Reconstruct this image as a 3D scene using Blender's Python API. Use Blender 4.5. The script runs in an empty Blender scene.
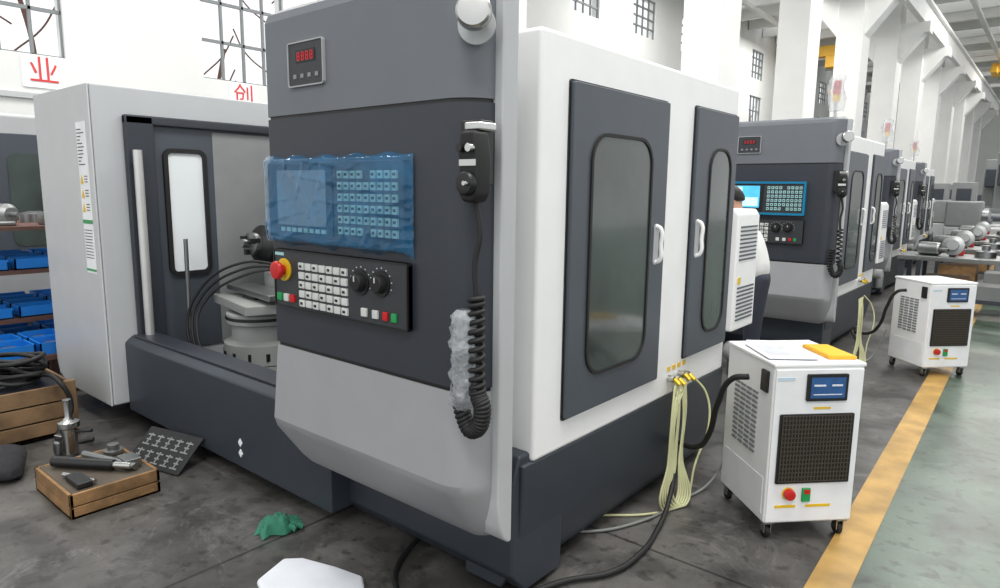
import bpy, bmesh, math, random
from mathutils import Vector, Matrix
random.seed(4)
SC=bpy.context.scene
try:
    SC.view_settings.view_transform='Standard'
except Exception: pass
# ---------------------------------------------------------------- camera
cd=bpy.data.cameras.new('camera'); cam=bpy.data.objects.new('camera',cd); SC.collection.objects.link(cam)
cd.lens=24.05; cd.sensor_width=36; cd.clip_end=300
cam.matrix_world=Matrix.Translation((0,0,1.6))@Matrix.Rotation(math.radians(39.7),4,'Z')@Matrix.Rotation(math.radians(90-8.93),4,'X')@Matrix.Rotation(math.radians(0.7),4,'Z')
SC.camera=cam
# ---------------------------------------------------------------- materials
def lin(c): 
    c=c/255.0
    return c/12.92 if c<=0.04045 else ((c+0.055)/1.055)**2.4
def rgb(c): return (lin(c[0]),lin(c[1]),lin(c[2]),1)
MATS={}
def mat(name,col,rough=0.5,metal=0.0,var=0.06,scale=6.0,bump=0.0,bscale=40,alpha=1.0,emis=None,es=0.0,coat=0.0,trans=0.0,detail=4,bdist=0.0):
    if name in MATS: return MATS[name]
    m=bpy.data.materials.new(name); m.use_nodes=True; nt=m.node_tree; b=nt.nodes['Principled BSDF']
    tc=nt.nodes.new('ShaderNodeTexCoord')
    n=nt.nodes.new('ShaderNodeTexNoise'); n.inputs['Scale'].default_value=scale; n.inputs['Detail'].default_value=detail
    nt.links.new(tc.outputs['Object'],n.inputs['Vector'])
    r=nt.nodes.new('ShaderNodeValToRGB'); nt.links.new(n.outputs['Fac'],r.inputs['Fac'])
    c=rgb(col)
    r.color_ramp.elements[0].position=0.3; r.color_ramp.elements[1].position=0.7
    r.color_ramp.elements[0].color=tuple(x*(1-var) for x in c[:3])+(1,)
    r.color_ramp.elements[1].color=tuple(min(1,x*(1+var)) for x in c[:3])+(1,)
    nt.links.new(r.outputs['Color'],b.inputs['Base Color'])
    b.inputs['Roughness'].default_value=rough; b.inputs['Metallic'].default_value=metal; b.inputs['Alpha'].default_value=alpha
    b.inputs['Coat Weight'].default_value=coat; b.inputs['Transmission Weight'].default_value=trans
    if emis:
        b.inputs['Emission Color'].default_value=rgb(emis); b.inputs['Emission Strength'].default_value=es
    if bump:
        n2=nt.nodes.new('ShaderNodeTexNoise'); n2.inputs['Scale'].default_value=bscale; n2.inputs['Detail'].default_value=3; n2.inputs['Distortion'].default_value=bdist
        nt.links.new(tc.outputs['Object'],n2.inputs['Vector'])
        bp=nt.nodes.new('ShaderNodeBump'); bp.inputs['Strength'].default_value=bump; bp.inputs['Distance'].default_value=0.02
        nt.links.new(n2.outputs['Fac'],bp.inputs['Height']); nt.links.new(bp.outputs['Normal'],b.inputs['Normal'])
        if coat: nt.links.new(bp.outputs['Normal'],b.inputs['Coat Normal'])
    MATS[name]=m; return m
WHITE=mat('enclosure_white',(238,238,238),0.35,var=.02)
LGREY=mat('enclosure_light_grey',(178,180,182),0.38,var=.02)
WINGM=mat('wing_light_grey',(180,183,185),0.38,var=.02)
WINGF=mat('wing_front_lit_grey',(194,196,197),0.38,var=.02)  # wing grey lightened for the front, painting the shading step at the corner
MGREY=mat('pod_mid_grey',(104,108,114),0.4,var=.03)
LOWG=mat('pod_lower_grey',(152,153,156),0.4,var=.03)
DARK=mat('pod_charcoal',(47,51,59),0.42,var=.04)
DOORD=mat('door_charcoal',(70,76,84),0.4,var=.03)
SKIRT=mat('skirt_slate',(51,57,65),0.45)
BLACK=mat('black_plastic',(22,22,24),0.4)
RUB=mat('rubber_black',(18,18,19),0.6)
PANEL=mat('panel_grey',(48,51,55),0.45)
KEY=mat('key_white',(205,208,205),0.5)
KEYG=mat('key_teal',(160,205,205),0.5)
STEEL=mat('steel',(190,190,188),0.25,1.0)
DSTEEL=mat('machined_steel',(140,142,142),0.35,0.9)
CAST=mat('cast_grey',(142,144,142),0.5)
RED=mat('red_plastic',(190,25,25),0.35)
SIGNR=mat('sign_red',(205,60,60),0.5)
YEL=mat('yellow_plastic',(225,185,30),0.4)
GREEN=mat('green_plastic',(30,150,80),0.4)
BRASS=mat('brass',(200,170,60),0.3,0.8)
INTER=mat('interior_grey',(132,135,135),0.4)
INTL=mat('interior_light',(165,167,167),0.4)
GLASSD=mat('door_glass',(66,75,72),0.14,var=0.35,scale=2.0,coat=0.15)
GLASSL=mat('pale_daylight_pane',(225,230,232),0.15,var=0.05,scale=2)  # opaque pale colour stands in for daylight seen through the wing window
FILM=mat('protective_film',(0,120,175),0.05,var=0.25,scale=10,bump=0.45,bscale=9,alpha=0.40,coat=1.0,bdist=1.2,detail=3)
PLAST=mat('clear_wrap',(215,220,225),0.15,var=0.1,scale=20,bump=0.8,bscale=35,alpha=0.4,coat=0.6)
SCR=mat('screen_off',(120,138,150),0.15,coat=0.5)
SCRON=mat('screen_on',(60,150,190),0.3,emis=(90,195,235),es=0.8,var=0.3,scale=12)
HOSE=mat('hose_amber',(205,205,160),0.3,alpha=0.85)
WOOD=mat('crate_wood',(132,100,64),0.75,var=0.35,scale=9,bump=0.3,bscale=30)
CONC=mat('column_paint',(236,236,234),0.7,var=0.03,scale=1.5)
CEIL=mat('ceiling_paint',(226,226,222),0.8,var=0.04,scale=0.6)
WALL=mat('wall_paint',(215,216,214),0.8,var=0.04,scale=0.8)
BLUE=mat('bin_blue',(20,115,200),0.4)
RUST=mat('rack_brown',(92,62,52),0.6)
PAPER=mat('paper',(240,241,243),0.7)
SHEET=mat('document_paper',(214,217,224),0.7)
ORANGE=mat('folder_orange',(232,170,40),0.5)
YLINE=mat('floor_line_yellow',(170,135,74),0.5,var=0.3,scale=5,detail=8)
CRANE=mat('crane_yellow',(215,165,50),0.5)

def floor_mat(name,c1,c2,rough,sc,brick=None,dust=45):
    m=bpy.data.materials.new(name); m.use_nodes=True; nt=m.node_tree; b=nt.nodes['Principled BSDF']
    tc=nt.nodes.new('ShaderNodeTexCoord')
    n=nt.nodes.new('ShaderNodeTexNoise'); n.inputs['Scale'].default_value=sc; n.inputs['Detail'].default_value=12; n.inputs['Roughness'].default_value=0.72
    nt.links.new(tc.outputs['Object'],n.inputs['Vector'])
    r=nt.nodes.new('ShaderNodeValToRGB'); nt.links.new(n.outputs['Fac'],r.inputs['Fac'])
    r.color_ramp.elements[0].position=0.36; r.color_ramp.elements[1].position=0.62
    r.color_ramp.elements[0].color=rgb(c1); r.color_ramp.elements[1].color=rgb(c2)
    out=r.outputs['Color']
    for s_,p0,p1,dk,fac in ((14,.34,.44,.4,.85),(3.1,.38,.50,.45,.85),(1.1,.40,.52,.55,.8),(55,.32,.40,.6,.5)):
        n3=nt.nodes.new('ShaderNodeTexNoise'); n3.inputs['Scale'].default_value=s_; n3.inputs['Detail'].default_value=8
        nt.links.new(tc.outputs['Object'],n3.inputs['Vector'])
        r3=nt.nodes.new('ShaderNodeValToRGB'); nt.links.new(n3.outputs['Fac'],r3.inputs['Fac'])
        r3.color_ramp.elements[0].position=p0; r3.color_ramp.elements[1].position=p1
        r3.color_ramp.elements[0].color=(dk,dk,dk,1); r3.color_ramp.elements[1].color=(1,1,1,1)
        mx=nt.nodes.new('ShaderNodeMixRGB'); mx.blend_type='MULTIPLY'; mx.inputs[0].default_value=fac
        nt.links.new(out,mx.inputs[1]); nt.links.new(r3.outputs['Color'],mx.inputs[2]); out=mx.outputs[0]
    n4=nt.nodes.new('ShaderNodeTexNoise'); n4.inputs['Scale'].default_value=2.2; n4.inputs['Detail'].default_value=12; n4.inputs['Roughness'].default_value=.8; n4.inputs['Distortion'].default_value=1.2
    nt.links.new(tc.outputs['Object'],n4.inputs['Vector'])
    r4=nt.nodes.new('ShaderNodeValToRGB'); nt.links.new(n4.outputs['Fac'],r4.inputs['Fac'])
    r4.color_ramp.elements[0].position=.53; r4.color_ramp.elements[1].position=.70
    r4.color_ramp.elements[0].color=(0,0,0,1); r4.color_ramp.elements[1].color=(.5,.5,.5,1)
    m4=nt.nodes.new('ShaderNodeMixRGB'); nt.links.new(r4.outputs['Color'],m4.inputs[0]); nt.links.new(out,m4.inputs[1]); m4.inputs[2].default_value=rgb(tuple(min(255,c+dust) for c in c2)); out=m4.outputs[0]
    if brick:
        bt=nt.nodes.new('ShaderNodeTexBrick'); bt.inputs['Scale'].default_value=1.0; bt.offset=0
        bt.inputs['Brick Width'].default_value=brick; bt.inputs['Row Height'].default_value=brick; bt.inputs['Mortar Size'].default_value=0.008
        bt.inputs['Color1'].default_value=(1,1,1,1); bt.inputs['Color2'].default_value=(0.93,0.93,0.93,1); bt.inputs['Mortar'].default_value=(0.35,0.35,0.35,1)
        nt.links.new(tc.outputs['Object'],bt.inputs['Vector'])
        m2=nt.nodes.new('ShaderNodeMixRGB'); m2.blend_type='MULTIPLY'; m2.inputs[0].default_value=1
        nt.links.new(out,m2.inputs[1]); nt.links.new(bt.outputs['Color'],m2.inputs[2]); out=m2.outputs[0]
    nt.links.new(out,b.inputs['Base Color'])
    rr=nt.nodes.new('ShaderNodeMapRange'); rr.inputs['To Min'].default_value=rough-0.16; rr.inputs['To Max'].default_value=rough+0.16
    nt.links.new(n.outputs['Fac'],rr.inputs['Value']); nt.links.new(rr.outputs[0],b.inputs['Roughness'])
    return m
FLOORM=floor_mat('floor_concrete',(60,59,58),(100,98,95),0.36,0.9,2.6)
AISLEM=floor_mat('floor_green_paint',(66,84,72),(86,102,89),0.33,0.7,None,25)

# ---------------------------------------------------------------- helpers
PAR=[None]
def link(o):
    SC.collection.objects.link(o)
    if PAR[0] is not None: o.parent=PAR[0]
    return o
def group(name,loc=(0,0,0),rot=0):
    e=bpy.data.objects.new(name,None); e.location=loc; e.rotation_euler=(0,0,rot); e.empty_display_size=0.2
    SC.collection.objects.link(e); PAR[0]=e; return e
def endg(): PAR[0]=None
def mesh(name,verts,faces,m,smooth=False):
    me=bpy.data.meshes.new(name); me.from_pydata([tuple(v) for v in verts],[],faces)
    ms=m if isinstance(m,(list,tuple)) else [m]
    for x in ms: me.materials.append(x)
    o=bpy.data.objects.new(name,me); link(o)
    bm=bmesh.new(); bm.from_mesh(me); bmesh.ops.recalc_face_normals(bm,faces=bm.faces); bm.to_mesh(me); bm.free()
    if smooth:
        for p in me.polygons: p.use_smooth=True
    return o
def bevel(o,w,seg=2):
    md=o.modifiers.new('bevel','BEVEL'); md.width=w; md.segments=seg; md.limit_method='ANGLE'; md.angle_limit=math.radians(35)
    for p in o.data.polygons: p.use_smooth=True
    w2=o.modifiers.new('wn','WEIGHTED_NORMAL'); w2.keep_sharp=False
    return o
BF=[(0,1,3,2),(4,6,7,5),(0,4,5,1),(2,3,7,6),(0,2,6,4),(1,5,7,3)]
def box(name,x0,x1,y0,y1,z0,z1,m,bv=0.0,seg=2):
    v=[(x,y,z) for x in (x0,x1) for y in (y0,y1) for z in (z0,z1)]
    o=mesh(name,v,BF,m)
    if bv: bevel(o,bv,seg)
    return o
def boxes(name,lst,m,bv=0.0):
    V=[];F=[]
    for (x0,x1,y0,y1,z0,z1) in lst:
        b=len(V); V+=[(x,y,z) for x in (x0,x1) for y in (y0,y1) for z in (z0,z1)]
        F+=[tuple(b+i for i in f) for f in BF]
    o=mesh(name,V,F,m)
    if bv: bevel(o,bv,1)
    return o
def prism(name,pts,ax,a0,a1,m,bv=0.0,seg=2):
    n=len(pts)
    def mk(p,a):
        if ax=='X': return (a,p[0],p[1])
        if ax=='Y': return (p[0],a,p[1])
        return (p[0],p[1],a)
    V=[mk(p,a0) for p in pts]+[mk(p,a1) for p in pts]
    F=[tuple(range(n)),tuple(range(2*n-1,n-1,-1))]+[(i,(i+1)%n,n+(i+1)%n,n+i) for i in range(n)]
    o=mesh(name,V,F,m)
    if bv: bevel(o,bv,seg)
    return o
def rrpts(u0,u1,v0,v1,r,n=6):
    P=[]
    for cx,cy,a in ((u1-r,v1-r,0),(u0+r,v1-r,90),(u0+r,v0+r,180),(u1-r,v0+r,270)):
        for i in range(n+1):
            t=math.radians(a+90*i/n); P.append((cx+r*math.cos(t),cy+r*math.sin(t)))
    return P
def rr(name,ax,a0,a1,u0,u1,v0,v1,r,m,bv=0.0): return prism(name,rrpts(u0,u1,v0,v1,r),ax,a0,a1,m,bv)
def ring(name,ax,a0,a1,u0,u1,v0,v1,r,w,m):
    o_=rrpts(u0,u1,v0,v1,r); i_=rrpts(u0+w,u1-w,v0+w,v1-w,max(r-w,0.003)); n=len(o_)
    def mk(p,a):
        if ax=='X': return (a,p[0],p[1])
        if ax=='Y': return (p[0],a,p[1])
        return (p[0],p[1],a)
    V=[mk(p,a0) for p in o_]+[mk(p,a0) for p in i_]+[mk(p,a1) for p in o_]+[mk(p,a1) for p in i_]
    F=[]
    for i in range(n):
        j=(i+1)%n
        F+=[(i,j,n+j,n+i),(2*n+i,2*n+j,3*n+j,3*n+i),(i,j,2*n+j,2*n+i),(n+i,n+j,3*n+j,3*n+i)]
    return mesh(name,V,F,m)
def lathe(name,prof,p,axis,m,n=32,smooth=True):
    ax=Vector(axis).normalized(); q=Vector((0,0,1)).rotation_difference(ax); p=Vector(p)
    V=[];F=[]
    for r,h in prof:
        for i in range(n):
            t=2*math.pi*i/n; V.append(p+q@Vector((r*math.cos(t),r*math.sin(t),h)))
    for k in range(len(prof)-1):
        for i in range(n):
            j=(i+1)%n; F.append((k*n+i,k*n+j,(k+1)*n+j,(k+1)*n+i))
    F.append(tuple(range(n))); F.append(tuple((len(prof)-1)*n+i for i in range(n)))
    o=mesh(name,V,F,m)
    if smooth: bevel(o,0.0008,1)
    return o
def cyl(name,p,axis,r,h,m,n=28): return lathe(name,[(r,0),(r,h)],p,axis,m,n)
def tube(name,pts,r,m,cyc=False,res=10):
    c=bpy.data.curves.new(name,'CURVE'); c.dimensions='3D'; c.bevel_depth=r; c.bevel_resolution=3; c.resolution_u=res; c.use_fill_caps=True
    s=c.splines.new('BEZIER'); s.bezier_points.add(len(pts)-1)
    for b,p in zip(s.bezier_points,pts):
        b.co=p; b.handle_left_type='AUTO'; b.handle_right_type='AUTO'
    s.use_cyclic_u=cyc; c.materials.append(m)
    o=bpy.data.objects.new(name,c); return link(o)
def poly(name,pts,r,m):
    c=bpy.data.curves.new(name,'CURVE'); c.dimensions='3D'; c.bevel_depth=r; c.bevel_resolution=2; c.use_fill_caps=True
    s=c.splines.new('POLY'); s.points.add(len(pts)-1)
    for b,p in zip(s.points,pts): b.co=(p[0],p[1],p[2],1)
    c.materials.append(m); return link(bpy.data.objects.new(name,c))
def helix(name,pts,R,r,turns,m):
    P=[Vector(p) for p in pts]; N=turns*10; out=[]
    seg=len(P)-1
    def at(t):
        t=t*seg; i=min(int(t),seg-1); f=t-i
        p0=P[max(i-1,0)];p1=P[i];p2=P[i+1];p3=P[min(i+2,seg)]
        return 0.5*((2*p1)+(p2-p0)*f+(2*p0-5*p1+4*p2-p3)*f*f+(3*p1-p0-3*p2+p3)*f**3)
    for k in range(N+1):
        t=k/N; p=at(t); d=(at(min(t+.01,1))-at(max(t-.01,0))).normalized()
        a=Vector((0.35,0.9,0.1)); a=(a-d*a.dot(d)).normalized(); b=d.cross(a); th=2*math.pi*turns*t
        out.append(p+R*(a*math.cos(th)+b*math.sin(th)))
    return poly(name,out,r,m)
def text(name,body,loc,rot,size,m,ext=0.002):
    t=bpy.data.curves.new(name,'FONT'); t.body=body; t.size=size; t.extrude=ext; t.align_x='CENTER'; t.align_y='CENTER'; t.materials.append(m)
    o=bpy.data.objects.new(name,t); o.location=loc; o.rotation_euler=rot; return link(o)

# ---------------------------------------------------------------- machine
def podring(z,xl,xr,yf,yb,rl,rr_):
    P=[]
    P.append((xl,yb,z))
    for i in range(5):
        t=math.radians(180+90*i/4); P.append((xl+rl+rl*math.cos(t),yf+rl+rl*math.sin(t),z))
    for i in range(9):
        t=math.radians(270+90*i/8); P.append((xr-rr_+rr_*math.cos(t),yf+rr_+rr_*math.sin(t),z))
    P.append((xr,yb,z)); return P
def podloft(name,rings,m):
    n=len(rings[0]); V=[p for r in rings for p in r]; F=[]
    for k in range(len(rings)-1):
        for i in range(n):
            j=(i+1)%n; F.append((k*n+i,k*n+j,(k+1)*n+j,(k+1)*n+i))
    F.append(tuple(range(n))); F.append(tuple((len(rings)-1)*n+i for i in range(n)))
    o=mesh(name,V,F,m)
    for p in o.data.polygons: p.use_smooth=True
    bm=bmesh.new(); bm.from_mesh(o.data)
    for ed in bm.edges:
        if len(ed.link_faces)==2 and ed.calc_face_angle()>math.radians(18): ed.smooth=False
    bm.to_mesh(o.data); bm.free()
    e=o.modifiers.new('wn','WEIGHTED_NORMAL'); e.keep_sharp=True
    return o
def machine(off,first=True,lit=False,lamp=True,left=True):
    g=group('cnc_machining_center',off)
    xl,xr,yb=-2.47,-1.355,1.63
    R_=.115
    podloft('pod_top',[podring(1.87,xl,xr,1.50,yb,.03,R_),podring(2.22,xl,xr,1.50,yb,.03,R_),podring(2.25,xl,xr,1.51,yb,.04,R_),podring(2.27,xl+.02,xr-.02,1.54,yb,.04,.09)],MGREY)
    podloft('pod_seam_upper',[podring(1.858,xl+.006,xr-.006,1.506,yb,.03,R_),podring(1.87,xl+.006,xr-.006,1.506,yb,.03,R_)],BLACK)
    podloft('pod_middle',[podring(.965,xl,xr,1.50,yb,.03,R_),podring(1.858,xl,xr,1.50,yb,.03,R_)],DARK)
    podloft('pod_seam_lower',[podring(.95,xl+.008,xr-.008,1.508,yb,.03,R_),podring(.965,xl+.008,xr-.008,1.508,yb,.03,R_)],BLACK)
    podloft('pod_lower',[podring(.375,xl+.02,xr-.10,1.665,1.72,.02,.04),podring(.395,xl+.005,xr-.06,1.64,1.72,.03,.06),podring(.44,xl+.002,xr-.02,1.60,1.72,.03,.09),podring(.60,xl,xr,1.485,1.665,.03,R_),podring(.64,xl,xr,1.472,1.665,.03,R_),podring(.93,xl,xr,1.50,1.665,.03,R_),podring(.95,xl+.004,xr-.004,1.503,1.665,.03,R_)],LOWG)
    prism('pod_spine',[(1.60,2.255),(1.60,.56),(1.61,.48),(1.63,.43),(1.66,.405),(1.675,.41),(1.675,2.255)],'X',-1.60,-1.325,LGREY,.010,3)
    box('pod_hanger',xl+.1,-1.55,1.70,1.95,.45,.62,SKIRT,.01)
    box('pod_rear_shell',xl+.03,-1.62,1.62,2.02,.6,2.24,LGREY,.01)
    yf=1.5
    rr('readout_bezel','Y',yf-.008,yf+.01,-2.28,-2.07,1.97,2.12,.01,PANEL)
    ring('readout_rim','Y',yf-.012,yf,-2.285,-2.065,1.965,2.125,.012,.005,INTL)
    rr('readout_window','Y',yf-.010,yf,-2.235,-2.115,2.05,2.095,.004,BLACK)
    LED=mat('led_red',(190,40,45),.4,emis=(220,50,55),es=.3)
    D=[]
    for i in range(4):
        x=-2.222+i*.027
        D+=[(x,x+.0025,yf-.012,yf,2.058,2.086),(x+.0125,x+.015,yf-.012,yf,2.058,2.086),(x,x+.015,yf-.012,yf,2.084,2.0865),(x,x+.015,yf-.012,yf,2.071,2.0735),(x,x+.015,yf-.012,yf,2.057,2.0595)]
    boxes('readout_digits',D,LED)
    boxes('readout_keys',[(-2.25+i*.045,-2.232+i*.045,yf-.011,yf,1.995,2.01) for i in range(4)],INTER)
    # display panel with film
    rr('display_unit','Y',yf-.03,yf,-2.42,-1.63,1.405,1.69,.012,PANEL,.004)
    rr('screen_recess','Y',yf-.034,yf-.02,-2.385,-2.0,1.42,1.68,.012,BLACK)
    rr('screen','Y',yf-.038,yf-.02,-2.345,-2.035,1.455,1.66,.008,SCRON if lit else SCR)
    if lit:
        boxes('screen_windows',[(-2.33,-2.20,yf-.040,yf-.03,1.56,1.65),(-2.19,-2.05,yf-.040,yf-.03,1.47,1.55)],mat('screen_field',(200,230,240),.4,emis=(180,225,240),es=.6))
    else:
        boxes('soft_keys',[(-2.325+i*.037,-2.30+i*.037,yf-.038,yf-.03,1.43,1.445) for i in range(8)],KEYG)
    ks=[]
    for i in range(9):
        for j in range(6):
            if (i,j) in ((4,0),(4,5)): continue
            x=-1.965+i*.036; z=1.435+j*.039; ks.append((x,x+.024,yf-.038,yf-.02,z,z+.026))
    boxes('display_keys',ks,KEYG)
    boxes('display_key_legends',[(k[0]+.006,k[1]-.006,yf-.040,yf-.03,k[4]+.009,k[5]-.008) for k in ks],BLACK)
    if not lit:
        nx,nz=110,46; V=[];F=[]
        for a in range(nx+1):
            for b in range(nz+1):
                u=a/nx; v=b/nz
                x=-2.462+u*.855; z=1.378+v*.335
                if b==0: z+=.008*math.sin(u*23)+.004*math.sin(u*61)
                if b==nz: z+=.005*math.sin(u*31)
                edge=min(u,1-u,v,1-v)
                cr=0
                for (A,B,C,W_) in ((17,6,.5,.25),(9,-13,1.9,.2),(4,15,.2,.25),(22,-4,2.5,.18)):
                    s=math.sin(u*A+v*B+C+.6*math.sin(v*5+u*3)); cr+=.0045*math.exp(-(s/W_)**2)*(0.5+.5*math.sin(u*7+v*5+C*3))
                y=yf-.043+ (0.036*max(0,1-edge/.045)) - cr
                V.append((x,y,z))
        for a in range(nx):
            for b in range(nz):
                i=a*(nz+1)+b; F.append((i,i+1,i+nz+2,i+nz+1))
        mesh('protective_film',V,F,FILM,True)
    else:
        ring('display_frame','Y',yf-.04,yf-.01,-2.44,-1.62,1.39,1.70,.012,.02,mat('film_edge',(20,120,160),.2))
    # operator panel
    rr('operator_panel','Y',yf-.022,yf,-2.41,-1.62,1.125,1.355,.01,PANEL,.004)
    ring('operator_panel_rim','Y',yf-.026,yf,-2.41,-1.62,1.125,1.355,.01,.006,BLACK)
    cyl('estop_ring',(-2.335,yf-.022,1.275),(0,-1,0),.045,.008,YEL)
    lathe('estop_button',[(.02,0),(.02,.02),(.034,.024),(.037,.032),(.034,.042),(.02,.046)],(-2.335,yf-.026,1.275),(0,-1,0),RED)
    ks=[]
    for i in range(7):
        for j in range(5):
            x=-2.235+i*.044; z=1.14+j*.036; ks.append((x,x+.034,yf-.03,yf-.015,z,z+.027))
    boxes('mode_keys',ks,KEY,.002)
    boxes('key_marks',[(k[0]+.01,k[1]-.01,yf-.032,yf-.02,k[4]+.009,k[5]-.009) for k in ks[::2]],BLACK)
    for i,(x,z) in enumerate(((-1.865,1.27),(-1.755,1.275))):
        cyl('dial_skirt_%d'%(i+1),(x,yf-.022,z),(0,-1,0),.046,.006,BLACK)
        boxes('dial_ticks_%d'%(i+1),[(x+.055*math.cos(a)-.002,x+.055*math.cos(a)+.002,yf-.024,yf-.02,z+.055*math.sin(a)-.002,z+.055*math.sin(a)+.002) for a in [q*math.pi/7-.3 for q in range(9)]],KEY)
        lathe('dial_knob_%d'%(i+1),[(.034,0),(.03,.022),(.026,.026)],(x,yf-.026,z),(0,-1,0),RUB)
        box('dial_mark_%d'%(i+1),x-.002,x+.002,yf-.054,yf-.045,z+.005,z+.024,KEY)
    for i,(x,mm) in enumerate(((-2.37,GREEN),(-2.325,KEY),(-2.285,RED))):
        boxes('start_key_%d'%(i+1),[(x-.015,x+.015,yf-.032,yf-.015,1.15,1.18)],mm,.002)
    boxes('feed_keys_a',[(-1.86,-1.83,yf-.03,yf-.015,1.15,1.18),(-1.80,-1.77,yf-.03,yf-.015,1.15,1.18)],KEY,.002)
    boxes('feed_key_red',[(-1.745,-1.72,yf-.03,yf-.015,1.15,1.18)],RED,.002)
    boxes('feed_key_green',[(-1.70,-1.675,yf-.03,yf-.015,1.15,1.18)],GREEN,.002)
    boxes('panel_brand_mark',[(-2.40,-2.34,yf-.0235,yf-.02,1.33,1.342)],KEYG)
    # handwheel pendant and bracket
    px_,py_=-1.322,1.475
    box('pendant_bracket',px_-.080,px_+.000,py_+.02,py_+.08,1.61,1.80,BLACK,.005)
    box('pendant_hook',px_-.03,px_+.030,py_-.02,py_+.06,1.765,1.79,STEEL,.006)
    prism('pendant_body',[(px_-.032,1.63),(px_-.038,1.59),(px_-.02,1.56),(px_+.024,1.56),(px_+.042,1.59),(px_+.042,1.69),(px_+.030,1.765),(px_-.030,1.765),(px_-.038,1.70)],'Y',py_-.040,py_+.025,RUB,.012)
    lathe('pendant_wheel',[(.035,0),(.035,.012),(.03,.02),(.012,.022)],(px_+.005,py_-.040,1.615),(0,-1,0),BLACK)
    cyl('pendant_wheel_grip',(px_+.022,py_-.060,1.615),(0,-1,0),.007,.018,STEEL)
    for i,x in enumerate((-.016,.02)): cyl('pendant_knob_%d'%(i+1),(px_+x,py_-.040,1.715),(0,-1,0),.012,.018,STEEL if i else BLACK)
    box('pendant_label',px_-.028,px_+.034,py_-.042,py_-.036,1.665,1.683,KEY)
    tube('pendant_cable',[(px_+.0,py_,1.56),(px_+.018,py_+.0,1.47),(px_+.008,py_-.01,1.38),(px_+.015,py_-.01,1.28)],.009,RUB)
    helix('pendant_coil',[(px_+.015,py_-.01,1.28),(px_+.025,py_-.02,1.15),(px_+.03,py_-.02,1.0),(px_+.05,py_-.02,.95),(px_+.04,py_-.02,.89),(px_+.0,py_-.02,.87),(px_-.035,py_-.02,.93),(px_-.04,py_-.02,1.02),(px_-.03,py_-.01,1.10)],.020,.0082,44 if first else 30,RUB)
    if first:
        mesh_pts=[];F=[]; n=14; L=16
        for k in range(L+1):
            for i in range(n):
                t=2*math.pi*i/n; r=.036+.010*math.sin(k*1.3+i*2.1)+.010*random.random(); r*=(0.5 if k in(0,L) else 1)
                mesh_pts.append((px_-.022+r*math.cos(t)*.9,py_-.028+r*math.sin(t)*.8,.93+k*.0195))
        for k in range(L):
            for i in range(n):
                j=(i+1)%n; F.append((k*n+i,k*n+j,(k+1)*n+j,(k+1)*n+i))
        mesh('plastic_wrap',mesh_pts,F,PLAST,True)
    cyl('lift_boss',(-1.365,1.525,2.07),(.6,-1,0),.056,.012,LGREY)
    lathe('lift_knob',[(.03,0),(.03,.04),(.046,.042),(.05,.05),(.05,.08),(.044,.088),(.02,.09)],(-1.345,1.50,2.08),(.7,-1,.1),STEEL)
    # cabinet with service doors (aisle side)
    X=-1.45
    box('body_core',-2.5,-1.62,1.99,3.86,.5,2.12,LGREY,.01)
    box('side_cabinet',-1.645,X,1.96,3.83,.56,2.165,WHITE,.018,3)
    for di,(y0,y1,z0,z1,w0,w1) in enumerate(((2.14,2.935,.69,2.0,2.27,2.77),(3.25,3.79,.735,2.015,3.42,3.70))):
        rr('service_door_%d'%(di+1),'X',X,X+.022,y0,y1,z0,z1,.012,DOORD,.004)
        ring('door_gap_%d'%(di+1),'X',X,X+.006,y0-.008,y1+.008,z0-.008,z1+.008,.014,.01,BLACK)
        rr('door_glass_%d'%(di+1),'X',X+.015,X+.024,w0,w1,.84,1.82,.11,GLASSD)
        ring('door_gasket_%d'%(di+1),'X',X+.018,X+.030,w0-.006,w1+.006,.834,1.826,.115,.014,RUB)
    for i,(y,z0,z1) in enumerate(((2.845,1.27,1.44),(3.30,1.27,1.45))):
        rr('pull_plate_%d'%(i+1),'X',X+.02,X+.026,y-.022,y+.022,z0-.01,z1+.01,.018,LGREY)
        tube('pull_handle_%d'%(i+1),[(X+.02,y,z0),(X+.045,y,z0+.012),(X+.05,y,(z0+z1)/2),(X+.045,y,z1-.012),(X+.02,y,z1)],.010,WHITE)
    prism('side_skirt',[(-1.62,.565),(-1.452,.565),(-1.462,.30),(-1.50,.12),(-1.56,.02),(-1.75,.02),(-1.75,.5)],'Y',1.90,3.86,SKIRT,.01)
    prism('front_skirt',[(1.90,.60),(1.86,.50),(1.86,.12),(1.95,.02),(2.2,.02),(2.2,.6)],'X',-2.52,-1.47,SKIRT,.012)
    # air conditioner on the electrical cabinet
    box('ac_mount_panel',-1.80,-1.60,3.83,3.98,.60,2.10,LGREY,.01)
    prism('ac_unit',[(-1.75,.78),(-1.415,.78),(-1.415,1.46),(-1.44,1.50),(-1.75,1.50)],'Y',3.845,4.20,WHITE,.012)
    boxes('ac_vents_side',[(-1.416,-1.411,3.89,4.16,z,z+.010) for z in [1.20+i*.024 for i in range(9)]]+[(-1.416,-1.411,3.89,4.16,z,z+.010) for z in [.84+i*.024 for i in range(9)]],DOORD)
    box('ac_warning_label',-1.416,-1.411,3.89,3.93,1.06,1.1,YEL)
    lathe('filter_bowl',[(.05,0),(.06,.02),(.06,.16),(.045,.19)],(-1.42,3.98,.48),(0,0,1),DSTEEL)
    lathe('regulator_drum',[(.045,0),(.055,.01),(.055,.09),(.045,.10)],(-1.46,3.90,.66),(1,-.2,0),CAST)
    for i in range(4):
        y=3.10+i*.06
        cyl('fitting_nut_%d'%(i+1),(X,y,.655-.012*(i%2)),(1,0,0),.018,.035,STEEL)
        cyl('fitting_cap_%d'%(i+1),(X+.035,y,.655-.012*(i%2)),(.8,0,-.6),.013,.04,BRASS)
        box('fitting_tag_%d'%(i+1),X,X+.003,y-.016,y+.016,.69,.715,YEL)
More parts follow.
